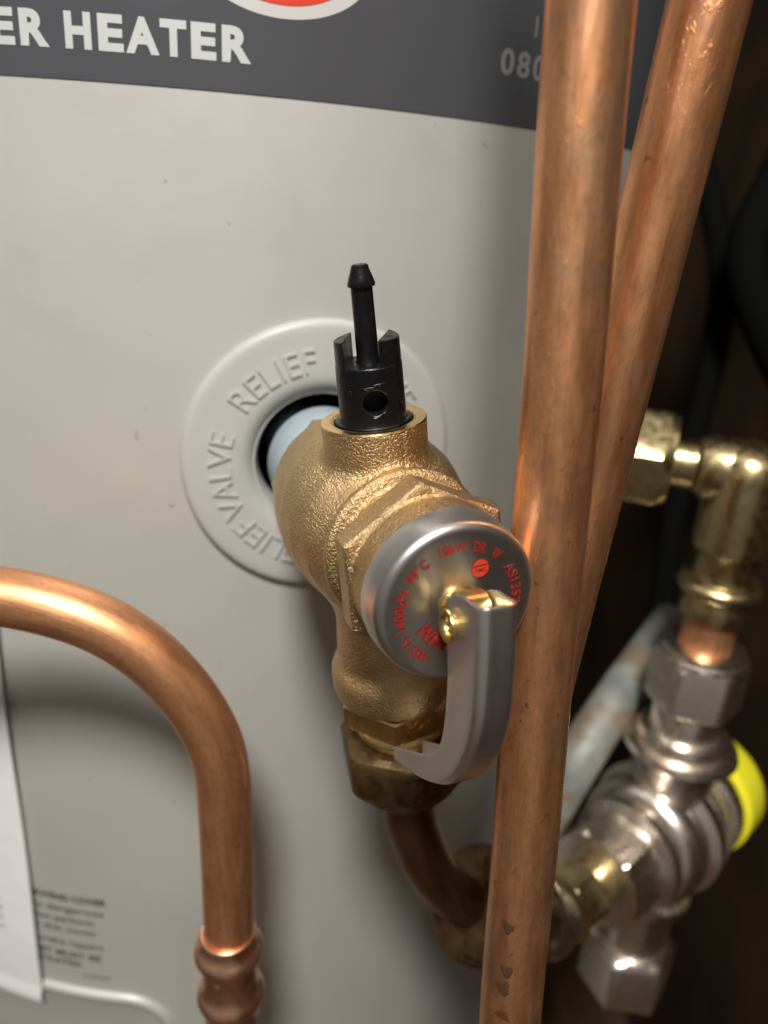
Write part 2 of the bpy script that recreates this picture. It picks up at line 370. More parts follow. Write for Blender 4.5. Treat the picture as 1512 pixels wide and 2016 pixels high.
# warning print above the cover
def printed(rows_, h=.03, arc=True):
    m = MB()
    for txt, xr, z, ht, wd, bold in rows_:
        V, Fx = glyphs(txt, bold); mn, mx = V[:, :2].min(0), V[:, :2].max(0); sc = ht/.72
        X = xr-wd+(V[:, 0]-mn[0])/(mx[0]-mn[0])*wd; m.add(wrap(X, z+V[:, 1]*sc, h), Fx)
    return m
printed([('BEFORE REMOVING COVER', -1.15, -32.20, .40, 6.6, .03), ('electrically dangerous', -1.35, -32.92, .38, 6.2, .008),
         ('before operation perform', -1.95, -33.62, .38, 6.3, .008), ('isolate by this cover', -1.80, -34.30, .38, 5.6, .008),
         ('only make repairs', -1.55, -35.22, .38, 4.6, .008), ('UNIT MUST BE', -1.70, -36.02, .38, 4.0, .02),
         ('ISOLATED', -2.75, -36.62, .38, 2.6, .02), ('0129557', -1.30, -37.28, .22, 1.45, .005)]).build('warning_print', M_INK, heater)

# grey moulded ring round the opening, RELIEF VALVE raised on it
ring = thing('valve_escutcheon', 'round grey plastic ring embossed RELIEF VALVE around the opening in the heater', 'trim ring', tuple(wrap(ES, EZ)))
def ringh(rho): return .36
prof = [(5.36, -.02), (5.37, .12), (5.33, .22), (5.25, .29), (5.12, .325), (4.9, .33), (4.6, .33), (4.2, .335), (3.8, .34), (3.45, .34), (3.2, .32), (3.0, .26), (2.82, .14), (2.66, -.03), (2.55, -.25), (2.48, -.55), (2.46, -.9), (2.52, -.9), (2.6, -.3)]
n = 160; V = []; Fc = []
for rho, h in prof:
    for i in range(n): t = 2*pi*i/n; V.append(wrap(ES+rho*cos(t), EZ+rho*sin(t), h))
for j in range(len(prof)-1):
    for i in range(n): Fc.append([j*n+(i+1) % n, j*n+i, (j+1)*n+i, (j+1)*n+(i+1) % n])
mesh_obj('ring_plate', V, Fc, M_GRAYPL, ring, smooth=60)
def arc_text(txt, a0, a1, r0, r1, bold, depth):
    """letters from angle a0 to a1 (deg, clockwise), feet on r0, heads on r1 -> polar (rho, theta, depth)"""
    V, Fx = glyphs(txt, bold, depth); mn, mx = V.min(0), V.max(0)
    th = np.radians(a0+(V[:, 0]-mn[0])/(mx[0]-mn[0])*(a1-a0)); rho = r0+(V[:, 1]-0)/(.72)*(r1-r0)
    return rho, th, V[:, 2], Fx
m = MB()
for k3 in range(3):
    for txt, a0, a1 in (('RELIEF', 146, 97), ('VALVE', 213, 163)):
        if txt == 'VALVE' and k3 == 2: a0, a1 = a0-9, a1-9
        rho, th, dz, Fx = arc_text(txt, a0+120*k3, a1+120*k3, 3.50, 4.42, -.008, .5)
        hh = .34+np.where(dz > 0, .075, -.03)
        m.add(wrap(ES+rho*np.cos(th), EZ+rho*np.sin(th), hh), Fx)
m.build('raised_lettering', M_GRAYPL, ring, smooth=30)

# ------------------------------------------------------------------ relief valve frame: x = A (out of the heater), y = across, z = port axis
VF = np.array([[0.3785, 0.9141, -0.1453], [-0.9256, 0.3752, -0.0505], [0.0084, 0.1536, 0.9881]]); VM = np.array([0.012, 21.206, -8.851])
u0 = VF[:, 0]/np.linalg.norm(VF[:, 0]); u2 = VF[:, 2]-u0*(u0@VF[:, 2]); u2 /= np.linalg.norm(u2); VF = np.stack([u0, np.cross(u2, u0), u2], 1)
valve = thing('relief_valve', 'cast bronze relief valve with a steel cap, standing out of the heater opening', 'valve', tuple(VM), VF)
def surface_nets(f, lo, hi, h):
    ax = [np.arange(lo[i], hi[i]+h, h, dtype=np.float32) for i in range(3)]
    X, Y, Z = np.meshgrid(*ax, indexing='ij'); D = f(X, Y, Z); ins = D < 0
    sh = [n_-1 for n_ in D.shape]; cnt = np.zeros(sh, np.float32); P = np.zeros((*sh, 3), np.float32)
    cor = [(i, j, k_) for i in (0, 1) for j in (0, 1) for k_ in (0, 1)]
    sl = lambda c: tuple(slice(c[a], c[a]+sh[a]) for a in range(3))
    for a in cor:
        for b in cor:
            if a < b and sum(abs(a[i]-b[i]) for i in range(3)) == 1:
                da, db = D[sl(a)], D[sl(b)]; cr = (da < 0) != (db < 0)
                t = np.where(cr, da/np.where(cr, da-db, 1), 0); cnt += cr
                for i in range(3): P[..., i] += np.where(cr, a[i]+(b[i]-a[i])*t, 0)
    act = cnt > 0; ids = -np.ones(sh, np.int64); ids[act] = np.arange(act.sum())
    ii = np.argwhere(act); pos = (ii+P[act]/cnt[act][:, None])*h+np.array(lo)
    F_ = []
    for d in range(3):
        e1, e2 = (d+1) % 3, (d+2) % 3
        a = [slice(1, s_) for s_ in sh]; a[d] = slice(0, sh[d]); b = list(a); b[d] = slice(1, sh[d]+1)
        ia, ib = ins[tuple(a)], ins[tuple(b)]; w_ = np.argwhere(ia != ib); flip = ia[ia != ib]
        off = np.array([1, 1, 1]); off[d] = 0; base_ = w_+off
        def g_(o1, o2):
            q = base_.copy(); q[:, e1] -= o1; q[:, e2] -= o2; return ids[q[:, 0], q[:, 1], q[:, 2]]
        Q = np.stack([g_(1, 1), g_(0, 1), g_(0, 0), g_(1, 0)], 1); Q[~flip] = Q[~flip][:, ::-1]; F_.append(Q)
    return pos, np.concatenate(F_)
def smin(a, b, k_): h_ = np.clip(.5+.5*(b-a)/k_, 0, 1); return b*(1-h_)+a*h_-k_*h_*(1-h_)
def smax(a, b, k_): return -smin(-a, -b, k_)
def body_sdf(A, Y, Z):
    r = np.sqrt(Y*Y+Z*Z)
    px = np.array([-4.3, -4.0, -3.6, -3.0, -2.2, -1.2, -.3, .5, 1.2, 1.8, 2.4, 4.3]); py = np.array([2.10, 2.38, 2.50, 2.62, 2.76, 2.85, 2.80, 2.60, 2.28, 2.05, 2.0, 2.0])
    rr = np.interp(A, px, py).astype(np.float32); d = (r-rr)*.93; d = smax(d, -4.15-A, .5); d = smax(d, A-4.2, .1)
    th = np.arctan2(Z, Y)
    def hexr(ph): q = np.mod(th-ph+pi/6, pi/3)-pi/6; return r*np.cos(np.mod(th-ph, pi/3)-pi/6)
    hb = hexr(radians(168-180))-2.42*cos(pi/6)*1.04; hb = smax(hb, np.abs(A+3.75)-.32, .12); d = smin(d, hb, .12)      # spanner hexagon at the inlet
    rid = np.sqrt((r-2.18)**2+(A-1.75)**2)-.20; d = smin(d, rid, .22)                                             # round ridge behind the bonnet
    hx = hexr(radians(90-60*2))-2.48*cos(pi/6)*1.02; hx = smax(hx, np.abs(A-2.85)-.42, .10); d = smin(d, hx, .10)     # bonnet hexagon
    col = smax(r-2.12, np.abs(A-3.7)-.55, .12); d = smin(d, col, .12)
    for an, t0, hw_ in ((120, .55, .30), (120, -.45, .38)):                                                        # little cast pads on a flat
        c_, s_ = cos(radians(an)), sin(radians(an)); n_ = Y*c_+Z*s_; t_ = -Y*s_+Z*c_
        pad = smax(np.abs(n_-2.10)-.08, smax(np.abs(t_-t0)-hw_, np.abs(A-2.85)-.33, .04), .04); d = smin(d, pad, .04)
    rv = np.sqrt(A*A+Y*Y)
    top = smax(rv-1.49, smax(Z-3.34, -Z, .02), .03); d = smin(d, top, .26)
    pr = np.interp(Z, [-7, -5.0, -3, -1, 0], [1.98, 1.90, 1.74, 1.78, 1.8]).astype(np.float32)
    out = smax(rv-pr, smax(-5.6-Z, Z, .05), .1); d = smin(d, out, .55)
    colr = smax(rv-2.08, np.abs(Z+5.15)-.55, .42); d = smin(d, colr, .35)
    # boss at the right of the bonnet
    lug = np.sqrt((A-2.7)**2+(Y-2.05)**2+(Z-.95)**2)-.34; d = smin(d, lug, .35)
    bore = smax(rv-1.12, 2.4-Z, .02); d = smax(d, -bore, .03)
    # parting line of the casting
    d = d+.03*np.exp(-((Y-.25-.12*np.sin(A*2))/.04)**2)*(Z > .5)*(A < 4)
    return d
bv, bf = surface_nets(body_sdf, (-4.6, -3.2, -6.6), (4.5, 3.2, 3.6), .062)
bn = RNG.normal(size=len(bv))
mesh_obj('valve_body', bv, bf, M_BRONZE, valve, world=False, smooth=180)
# machined rim of the top port
m = MB(); m.lathe((0, 0, 0), (0, 0, 1), [(3.30, 1.50), (3.352, 1.475), (3.355, 1.44), (3.35, 1.22), (3.28, 1.13), (2.7, 1.10)], 96, closed0=False, closed1=False, ref=(1, 0, 0))
m.build('port_rim', M_BRASSRIM, valve, world=False)
# nipple to the tank
m = MB(); m.lathe((-11, 0, 0), (1, 0, 0), [(0, 1.3), (4.15, 1.3), (4.2, 1.8), (4.28, 1.95), (4.45, 2.02), (6.0, 2.02), (6.6, 1.95), (7.0, 1.9)], 96); m.build('inlet_nipple', M_LINER, valve, world=False)
# steel cap
m = MB(); pr = [(4.12, 1.95), (4.12, 2.13), (4.16, 2.17), (4.25, 2.18), (4.6, 2.165), (4.88, 2.13)]
for i in range(1, 9):
    a = pi/2*i/8; pr.append((4.88+.25*sin(a), 2.13-.25+.25*cos(a)))
pr += [(5.135, 1.75), (5.12, 1.3), (5.11, .9), (5.12, .6), (5.12, .05)]
m.lathe((0, 0, 0), (1, 0, 0), pr, 128); cap = m.build('cap', M_CAP, valve, world=False, smooth=45)
def on_cap(txt, a0, a1, r0, r1, bold, a_=5.152):
    rho, th, dz, Fx = arc_text(txt, a0, a1, r0, r1, bold, 0); q = np.stack([np.full_like(rho, 1.0)*(a_), rho*np.cos(th), rho*np.sin(th)], 1); return q, Fx
m = MB()
for t_, a0, a1 in (('H55', 232, 214), ('15', 209, 200), ('1400kPa', 191, 148), ('99°C', 142.5, 118), ('10kW', 106, 79), ('DR', 73, 60.5), ('W', 52, 43), ('AS1357', 31, -14)):
    m.add(*on_cap(t_, a0, a1, 1.42, 1.69, .022))
rho, th, dz, Fx = arc_text('WMK', 195, 262, 1.22, .84, .04, 0); m.add(np.stack([0*rho+5.14, rho*np.cos(th), rho*np.sin(th)], 1), Fx)
m.build('red_cap_lettering', M_REDMARK, cap, world=False, smooth=0)
# round red mark, split by a thin line, with three small letters left bare
m = MB(); cy, cz, rr = .60, .86, .235; n = 40
def seg(zlo, zhi):
    P = []
    for i in range(n):
        t = 2*pi*i/n; P.append((cy+rr*.95*cos(t), max(min(cz+rr*sin(t), zhi), zlo)))
    return P
for lo_, hi_ in ((cz-rr, cz+.055), (cz+.085, cz+rr)):
    P = seg(lo_, hi_); m.add([(5.156, y_, z_) for y_, z_ in P], [list(range(n))])
mark = m.build('round_red_mark', M_REDINK, cap, world=False, smooth=0)
V, Fx = glyphs('RMC', .01); mn, mx = V[:, :2].min(0), V[:, :2].max(0); q = (V[:, :2]-mn)/(mx-mn)
m = MB(); m.add(np.stack([np.full(len(q), 5.162), cy-.16+q[:, 0]*.32, cz-.12+q[:, 1]*.11+.02], 1), Fx); m.build('mark_lettering', M_CAP, mark, world=False, smooth=0)

# lever: a folded channel, turned 8 degrees about the cap
ph = radians(8); LR = np.array([[1, 0, 0], [0, cos(ph), sin(ph)], [0, -sin(ph), cos(ph)]])
def lev(v): return np.asarray(v)@LR.T
IN = [(5.42, .42), (5.50, -.2), (5.70, -1.0), (5.86, -2.0), (5.84, -3.0), (5.68, -3.65), (5.36, -4.12), (4.9, -4.5), (4.3, -4.88), (3.6, -5.32), (2.9, -5.75)]
OUT = [(7.0, .95), (7.12, .2), (7.22, -.6), (7.29, -1.6), (7.2, -2.4), (6.97, -3.1), (6.62, -3.8), (6.15, -4.42), (5.5, -4.95), (4.5, -5.55), (2.98, -6.28)]
I_, O_ = catmull(IN, 6), catmull(OUT, 6); W_ = .45; V = []; sec = []
for i in range(len(I_)):
    a, b = I_[i], O_[i]; L = np.linalg.norm(b-a); d = (b-a)/L; r_ = min(.20, L*.45); row = []
    tt = np.linspace(0, 1, 5)
    bump_ = .17*np.array([0, .8, 1, .5, .1]) if i == 0 else (.05*np.array([0, .8, 1, .5, .1]) if i == 1 else 0*tt)
    up_ = np.array([0, 1.0])
    left = [(*(a+d*(L-r_)*t+up_*bb), -W_) for t, bb in zip(tt, bump_)]
    arc = [(*(a+d*(L-r_+r_*sin(q))), -W_+r_*(1-cos(q))) for q in np.linspace(pi/10, pi/2, 5)]
    web = [(*(b), y_) for y_ in np.linspace(-W_+r_, W_-r_, 5)[1:-1]]
    arcr = [(x_, z_, -y_) for x_, z_, y_ in arc[::-1]]; right = [(x_, z_, -y_) for x_, z_, y_ in left[::-1]]
    for x_, z_, y_ in left+arc+web+arcr+right: row.append((x_, y_, z_))
    sec.append(row)
ns = len(sec[0]); V = [v for r_ in sec for v in r_]
Fc = [[j*ns+i, j*ns+i+1, (j+1)*ns+i+1, (j+1)*ns+i] for j in range(len(sec)-1) for i in range(ns-1)]
lever = mesh_obj('lever', lev(V), Fc, M_STEEL, valve, world=False, smooth=40)
sm = lever.modifiers.new('thickness', 'SOLIDIFY'); sm.thickness = .085*S; sm.offset = 0; bvm = lever.modifiers.new('edge', 'BEVEL'); bvm.width = .018*S; bvm.segments = 2; bvm.limit_method = 'ANGLE'; bvm.angle_limit = radians(50)
# stem, pin and flared rivet
m = MB()
m.lathe((0, 0, 0), (1, 0, 0), [(5.05, .52), (5.2, .52), (5.24, .46), (5.26, .30), (5.9, .30), (5.95, .26)], 48)
V0 = len(m.V); m.lathe(lev((5.70, -.36, .16)), lev((0, 1, 0)), [(0, .44), (.03, .48), (.69, .48), (.72, .44)], 48); m.build('stem', M_BRASS, valve, world=False)
for sgn in (-1, 1):
    m = MB(); pr = [(.44, .24), (.52, .26), (.56, .33), (.60, .39), (.645, .415), (.68, .40), (.69, .36), (.675, .30), (.64, .24), (.56, .20), (.30, .19), (.25, .02)]
    m.lathe(lev((5.84, 0, -.08)), lev((0, sgn, 0)), pr, 48); m.build('rivet', M_BRASS, valve, world=False, smooth=50)

# ------------------------------------------------------------------ black plastic insert standing in the top port
plug = thing('barbed_insert', 'black plastic barbed insert standing upright in the top port of the bronze valve', 'plastic fitting', tuple(VM+VF@np.array([0, 0, 3.2])), VF)
def loc(v): return VM+np.asarray(v)@VF.T
m = MB(); m.lathe((0, 0, -3.2), (0, 0, 1), [(2.85, 1.05), (3.28, 1.06), (3.34, 1.08), (3.37, 1.05), (3.38, .98), (3.38, .5)], 72); m.build('flange', M_PLASTIC, plug, world=False)
shell_n = 72
def cyl_open(r, z0, z1, bev=.03): return [(z0, r*.99), (z0+bev, r), (z1-bev, r), (z1, r-bev)]
m = MB(); m.lathe((0, 0, -3.2), (0, 0, 1), [(3.36, .97), (3.44, .935), *[(3.5+.06*i_, .934-.0008*i_) for i_ in range(24)], (4.92, .915), (4.95, .89), (4.95, .03)], 72)
barrel = m.build('barrel', M_PLASTIC, plug, world=False)
# side bore
m = MB(); hd = nrm((.93, -.20, 0)); m.lathe(np.array([0, 0, 4.02-3.2])+hd*.35, hd, [(0, .345), (1.2, .345)], 40); cutter = m.build('cutter', M_PLASTIC, plug, world=False)
md = barrel.modifiers.new('b', 'BOOLEAN'); md.operation = 'DIFFERENCE'; md.object = cutter; md.solver = 'EXACT'
bpy.context.view_layer.update(); dg = bpy.context.evaluated_depsgraph_get(); me2 = bpy.data.meshes.new_from_object(barrel.evaluated_get(dg)); barrel.modifiers.clear(); barrel.data = me2
bpy.data.objects.remove(cutter)
# two upright cheeks: chords of the barrel wall
def cheek(ang, half, z0, z1, slope):
    n = 14; P = [(.905*cos(ang-half+2*half*i/n), .905*sin(ang-half+2*half*i/n)) for i in range(n+1)]
    c_ = np.array([cos(ang), sin(ang)]); keep = cos(half)*.905
    V = []
    for x_, y_ in P: V.append((x_, y_, z0-3.2))
    for x_, y_ in P: V.append((x_*.985, y_*.985, z1-3.2+slope*(abs(np.array([x_, y_])@c_)-keep)))
    n1 = len(P); Fx = [[i, i+1, n1+i+1, n1+i] for i in range(n1-1)]+[[n1-1, 0, n1, 2*n1-1], list(range(n1))[::-1], [n1+i for i in range(n1)]]
    m = MB(); m.add(V, Fx); return m
for an, h_, z1 in ((-118, 54, 5.64), (58, 58, 5.66)):
    o = cheek(radians(an), radians(h_), 4.90, z1, -.15).build('cheek', M_PLASTIC, plug, world=False, smooth=30)
    b_ = o.modifiers.new('e', 'BEVEL'); b_.width = .03*S; b_.segments = 2
m = MB()
m.lathe((0, 0, -3.2), (0, 0, 1), [(4.9, .36), (4.98, .33), (5.1, .305), (6.95, .29), (6.98, .27)], 40)
m.lathe((0, 0, -3.2), (0, 0, 1), [(6.94, .28), (6.95, .365), (7.0, .375), (7.12, .34), (7.38, .245), (7.46, .23), (7.50, .19), (7.50, .02)], 14)
m.build('barb', M_PLASTIC, plug, world=False, smooth=32)
# smears of thread sealant on the barrel
for (aa, zz, w_, h_) in ((-.28, 4.44, .34, .05), (.16, 4.50, .24, .045), (-.78, 4.36, .07, .07), (-.05, 3.62, .2, .03)):
    m = MB(); V = []; nn = 16
    hd0 = math.atan2(hd[1], hd[0])
    for j in range(5):
        for i in range(nn):
            t = 2*pi*i/nn; k_ = j/4; an = hd0+aa+w_*(1-k_**2)*cos(t); z_ = zz+h_*(1-k_**2)*sin(t)+.06*(an-hd0)
            rr_ = .918+.03*k_; V.append((rr_*cos(an), rr_*sin(an), z_-3.2))
    m.add(V, [[j*nn+i, j*nn+(i+1) % nn, (j+1)*nn+(i+1) % nn, (j+1)*nn+i] for j in range(4) for i in range(nn)]+[[4*nn+i for i in range(nn)]])
    m.build('sealant_smear', M_PLASTIC, plug, world=False, smooth=80)

# ------------------------------------------------------------------ coupling and pipe under the valve
coup = thing('compression_coupling', 'brass hexagon nipple with a tarnished dark compression nut, screwed under the bronze valve', 'pipe fitting', tuple(VM+VF@np.array([0, 0, -11])), VF)
def vz(m, prof, n=72, **k_): m.lathe((0, 0, 11.62), (0, 0, 1), prof, n, ref=(1, 0, 0), **k_)
HR = radians(5)
m = MB(); vz(m, [(-6.0, 1.3), (-6.42, 1.3), (-6.43, 1.62), (-6.50, 1.95, 1.92), (-6.56, 1.99, 1), (-7.30, 1.99, 1), (-7.38, 1.95, 1.90), (-7.44, 1.62), (-7.46, 1.4)][::-1], 72, rot=HR); m.build('hexagon', M_BRASS, coup, world=False, smooth=25)
m = MB(); vz(m, [(-8.5, 1.36), (-8.15, 1.42), (-8.0, 1.52), (-7.85, 1.55), (-7.7, 1.50), (-7.6, 1.34), (-7.4, 1.32)]); m.build('collar', M_BRASS, coup, world=False, smooth=60)
m = MB(); vz(m, [(-10.75, 1.05), (-10.72, 1.25), (-10.5, 1.62), (-10.2, 1.86), (-9.9, 2.2, 2.12), (-9.7, 2.32, 2.24), (-8.5, 2.32, 2.24), (-8.3, 2.2, 2.1), (-8.18, 1.7), (-8.18, 1.3)], 72, rot=radians(20)); m.build('compression_nut', M_BRASSOLD, coup, world=False, smooth=28)
m = MB()
V, Fx = glyphs('POR', .0, .3); mn, mx = V.min(0), V.max(0); q = (V-mn)/(mx-mn)
# stamped letters stand on the hexagon flat at the front right
fa = HR+pi/6
def flat_pt(k0):
    n_ = np.array([cos(k0), sin(k0), 0]); t_ = np.array([-sin(k0), cos(k0), 0]); return n_, t_
u_, v_ = perp((0, 0, 1), (1, 0, 0))
best = None
for i in range(6):
    an = HR+pi/6+i*pi/3; n_ = u_*cos(an)+v_*sin(an)
    sc_ = n_@np.array([.86, .5, 0])
    if best is None or sc_ > best[0]: best = (sc_, n_, np.cross((0, 0, 1), n_))
_, n_, t_ = best
m.add([n_*(1.99*cos(pi/6)+(.028 if d_ > .5 else -.02))+t_*(-.55+a_*.85)+np.array([0, 0, 11.62-7.0+b_*.34]) for a_, b_, d_ in q], Fx); m.build('stamped_letters', M_BRASS, coup, world=False)
p0 = loc((0, 0, -10.2)); dn = -VF[:, 2]
path = catmull([p0, loc((0, 0, -11.6)), loc((0, 0, -12.6))+np.array([.15, .05, 0]), at(838, 1690, 28.9), at(868, 1735, 29.9), at(905, 1768, 31.0), at(960, 1790, 32.3)], 8)
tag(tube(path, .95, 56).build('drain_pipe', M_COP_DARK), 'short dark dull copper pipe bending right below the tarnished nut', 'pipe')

# ------------------------------------------------------------------ copper pipes
def on_plane_y(x, y, Y):
    d = CR*((x-756)/FPX)+CU*((1008-y)/FPX)+FW; return d*(Y/d[1])
PY = 21.6
cpts = [(-420, 1190), (-250, 1172), (-120, 1165), (0, 1174), (110, 1197), (205, 1232), (284, 1282), (345, 1340), (392, 1402), (424, 1465), (438, 1525), (443, 1590), (447, 1690), (450, 1800), (453, 1870)]
path = catmull([on_plane_y(x_, y_, PY) for x_, y_ in cpts], 8)
tag(tube(path, .955, 72, ref=(0, -1, 0)).build('bent_copper_pipe', M_COP), 'clean copper pipe bending from the left edge down into a copper coupling', 'copper pipe')
cp_top = on_plane_y(449, 1835, PY); cp_dir = nrm(on_plane_y(455, 1960, PY)-cp_top)
cpl = thing('copper_press_coupling', 'pink copper coupling with rolled rims at the foot of the bent pipe', 'pipe fitting', tuple(cp_top+cp_dir*7))
m = MB()
def bead(z, r, w_, n_=7): return [(z-w_*cos(t), r*sin(t)) for t in np.linspace(0, pi, n_)]
pr = [(-.12, .97), (-.14, 1.02), (-.10, 1.09), (0.0, 1.10), (.18, 1.10), (.38, 1.13), (.52, 1.22), (.66, 1.31), (.82, 1.345), (1.0, 1.33), (1.14, 1.24), (1.26, 1.13), (1.45, 1.10), (2.5, 1.10), (2.75, 1.12), (2.92, 1.22), (3.08, 1.31), (3.25, 1.345), (3.45, 1.32), (3.6, 1.22), (3.75, 1.11), (4.3, 1.10), (4.5, 1.10), (4.5, .95)]
m.lathe(cp_top, cp_dir, pr, 80, ref=(0, 1, 0)); m.build('sleeve', M_COP_FIT, cpl, smooth=80)
for px_, zz in ((.45, 1.72), (-.15, 2.95)):
    m = MB(); u_, v_ = perp(cp_dir, (0, 1, 0)); cen_ = cp_top+cp_dir*zz; n_ = nrm(np.array([-px_*.6, -1, -.15])); n_ = nrm(n_-cp_dir*(n_@cp_dir))
    m.lathe(cen_+n_*1.06, n_, [(0, .17), (.03, .15), (.06, .10), (.075, .02)], 20); m.build('dimple', M_COP_FIT, cpl, smooth=80)
lo = cp_top+cp_dir*4.0; tag(tube([lo, lo+cp_dir*6, lo+cp_dir*14], .955, 56).build('lower_copper_pipe', M_COP), 'copper pipe continuing straight down out of the pink copper coupling', 'copper pipe')

def bumpy_pipe(pA, pB, r, matr, name, seed, ext0=0, ext1=0, amp=.02):
    rg = np.random.default_rng(seed); d = nrm(pB-pA); A_ = pA-d*ext0; B_ = pB+d*ext1; L = np.linalg.norm(B_-A_); n = int(L/.4)
    u, v = perp(d); P = []; ph_ = rg.uniform(0, 6, 6)
    for i in range(n+1):
        t = i/n; s_ = t*L; P.append(A_+d*s_+u*amp*sin(s_*.5+ph_[0])+v*amp*sin(s_*.37+ph_[1]))
    return tube(P, r, 96).build(name, matr)
pA, pB = at(1165, 0, 16.2), at(1004, 2016, 24.6)
pipe1 = bumpy_pipe(pA, pB, .955, M_COP_OLD, 'copper_pipe', 1, 14, 30); tag(pipe1, 'weathered upright copper pipe, the nearest one, running top to bottom with dark stains low down', 'copper pipe')
qa, qb = at(1396, 0, 17.8), at(1072, 1330, 24.4); qd = nrm(qb-qa)
path = catmull([qa-qd*14, qa-qd*7, qa, qa*.66+qb*.34, qa*.33+qb*.67, qb, at(1046, 1480, 25.8), at(1030, 1640, 27.4), at(1018, 1830, 29.5), at(1008, 2016, 31.8), at(1000, 2250, 35)], 14)
pipe2 = tube(path, .955, 96).build('copper_pipe', M_COP_TILT); tag(pipe2, 'scratched leaning copper pipe crossing behind the nearest upright one', 'copper pipe')
# dark drip stains low on the first pipe (thin dried deposits)
def stain(px_, py_, a_, b_, seed):
    rg = np.random.default_rng(seed); A0, B0 = at(1165, 0, 16.2), at(1004, 2016, 24.6); d = nrm(B0-A0)
    ray = nrm(at(px_, py_, 1)); # closest point of the view ray to the axis, stepped out to the surface
    w0 = -A0; b = ray@d; den = 1-b*b; s_ = (b*(ray@-w0)*1.0)
    M_ = np.array([[1, -b], [b, -1]]); sol = np.linalg.solve(M_, np.array([ray@A0, d@A0])); tr = sol[0]
    for _ in range(60):
        p = ray*tr; q = p-A0; rad = np.linalg.norm(q-d*(q@d))
        if rad < .96: tr -= .02
        else: break
    p = ray*tr; q = p-A0; base_ = A0+d*(q@d); n_ = nrm(p-base_); t_ = np.cross(d, n_)
    V = []; nn = 22; rings_ = 4; wob = 1+.16*np.sin(3*np.linspace(0, 2*pi, nn, endpoint=False)+rg.uniform(0, 6))+.1*rg.normal(size=nn)
    for j in range(rings_):
        k_ = 1-j/rings_
        for i in range(nn):
            t = 2*pi*i/nn; x_ = a_*wob[i]*cos(t)*k_; y_ = b_*wob[i]*sin(t)*k_; an = x_/.955; rr = .957+.028+(.006 if j else -.03)
            V.append(base_+d*y_+(n_*cos(an)+t_*sin(an))*rr)
    return V, [[j*nn+i, j*nn+(i+1) % nn, (j+1)*nn+(i+1) % nn, (j+1)*nn+i] for j in range(rings_-1) for i in range(nn)]+[[(rings_-1)*nn+i for i in range(nn)]]
M_STAIN = mat('dried_brown_deposit', (.10, .045, .018), .3, .6)
for i, (x_, y_, a_, b_) in enumerate([(1003, 1822, .20, .26), (1000, 1905, .22, .3), (993, 1938, .26, .34), (992, 1990, .26, .22)]):
    m = MB(); m.add(*stain(x_, y_, a_, b_, i)); o = m.build('drip_stain', M_STAIN, pipe1, smooth=80)

# ------------------------------------------------------------------ behind, right: brass elbow, copper stub, mixing valve
D0 = 38.0
T0 = at(1392, 1250, D0); DN = np.array([0, 0, -1.0]); Z_ = lambda z: T0+np.array([0, 0, z])
m = MB(); m.lathe(Z_(4.5), DN, [(0, 1.27), (11, 1.27)], 48); tag(m.build('copper_stub', M_COP), 'short blurred copper pipe between the brass elbow and the chrome nut', 'copper pipe')
elb = thing('brass_elbow', 'pale brass elbow with a large hexagon nut, behind the leaning copper pipe', 'pipe fitting', tuple(Z_(2)))
ec = at(1452, 905, 37.0)
XA = Z_(0); ax_el = np.array([XA[0], XA[1]]);
ec = np.array([XA[0]+.15, XA[1], ec[2]])
left = at(1225, 890, 36.6); ld = nrm(left-ec); ld[2] *= .4; ld = nrm(ld)
m = MB(); m.lathe(Z_(1.2), -DN, [(0, 1.4), (.1, 1.62), (.55, 1.66), (.9, 1.55), (1.1, 1.5)], 48); m.lathe(Z_(2.3), -DN, [(0, 1.45), (.15, 1.85), (.45, 2.0), (.75, 1.9), (.95, 1.45), (1.3, 1.4)], 48, ); m.build('compression_ring', M_BRASSPALE, elb, smooth=50)
L1 = ec[2]-Z_(3.4)[2]
m = MB(); m.lathe(Z_(3.4), -DN, [(0, 1.4), (1.2, 1.45), (1.4, 1.7), (L1, 1.75), (L1+.7, 1.6), (L1+1.2, 1.2), (L1+1.5, .5)], 48)
m.lathe(ec, ld, [(-1.2, .8), (-.8, 1.35), (0, 1.55), (1.9, 1.50), (2.3, 1.3), (2.4, 1.15), (3.5, 1.1), (4.2, 1.1)], 48); m.build('elbow_body', M_BRASSPALE, elb, smooth=50)
m = MB(); m.lathe(ec, ld, [(3.3, 1.2), (3.4, 2.1), (3.7, 2.45, 2.3), (3.9, 2.5, 1), (6.6, 2.5, 1), (6.8, 2.3), (7.2, 1.3)], 48, rot=.3); m.build('hexagon_nut', M_BRASSPALE, elb, smooth=28)

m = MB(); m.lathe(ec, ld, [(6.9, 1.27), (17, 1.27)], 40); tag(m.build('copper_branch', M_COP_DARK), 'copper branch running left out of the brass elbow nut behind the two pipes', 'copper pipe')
mix = thing('mixing_valve', 'chromed mixing valve with hexagon nuts and a yellow end cap, blurred at lower right', 'valve', tuple(Z_(-14)))
def vdn(prof, name, mt=M_CHROME, rot=0, **k_):
    m = MB(); m.lathe(Z_(.9), DN, prof, 60, rot=rot, ref=(0, 1, 0)); return m.build(name, mt, mix, smooth=28 if rot or any(len(q) > 2 for q in prof) else 50)
vdn([(1.35, 1.3), (1.35, 1.65), (1.45, 1.95), (1.7, 2.0), (1.8, 2.15), (2.0, 2.35, 2.25), (2.15, 2.42, 1), (4.6, 2.42, 1), (4.8, 2.25, 2.1), (4.95, 1.7)], 'hexagon_nut', rot=.25)
vdn([(4.5, 1.45), (4.9, 1.75), (6.4, 1.75), (6.5, 1.6)], 'tail')
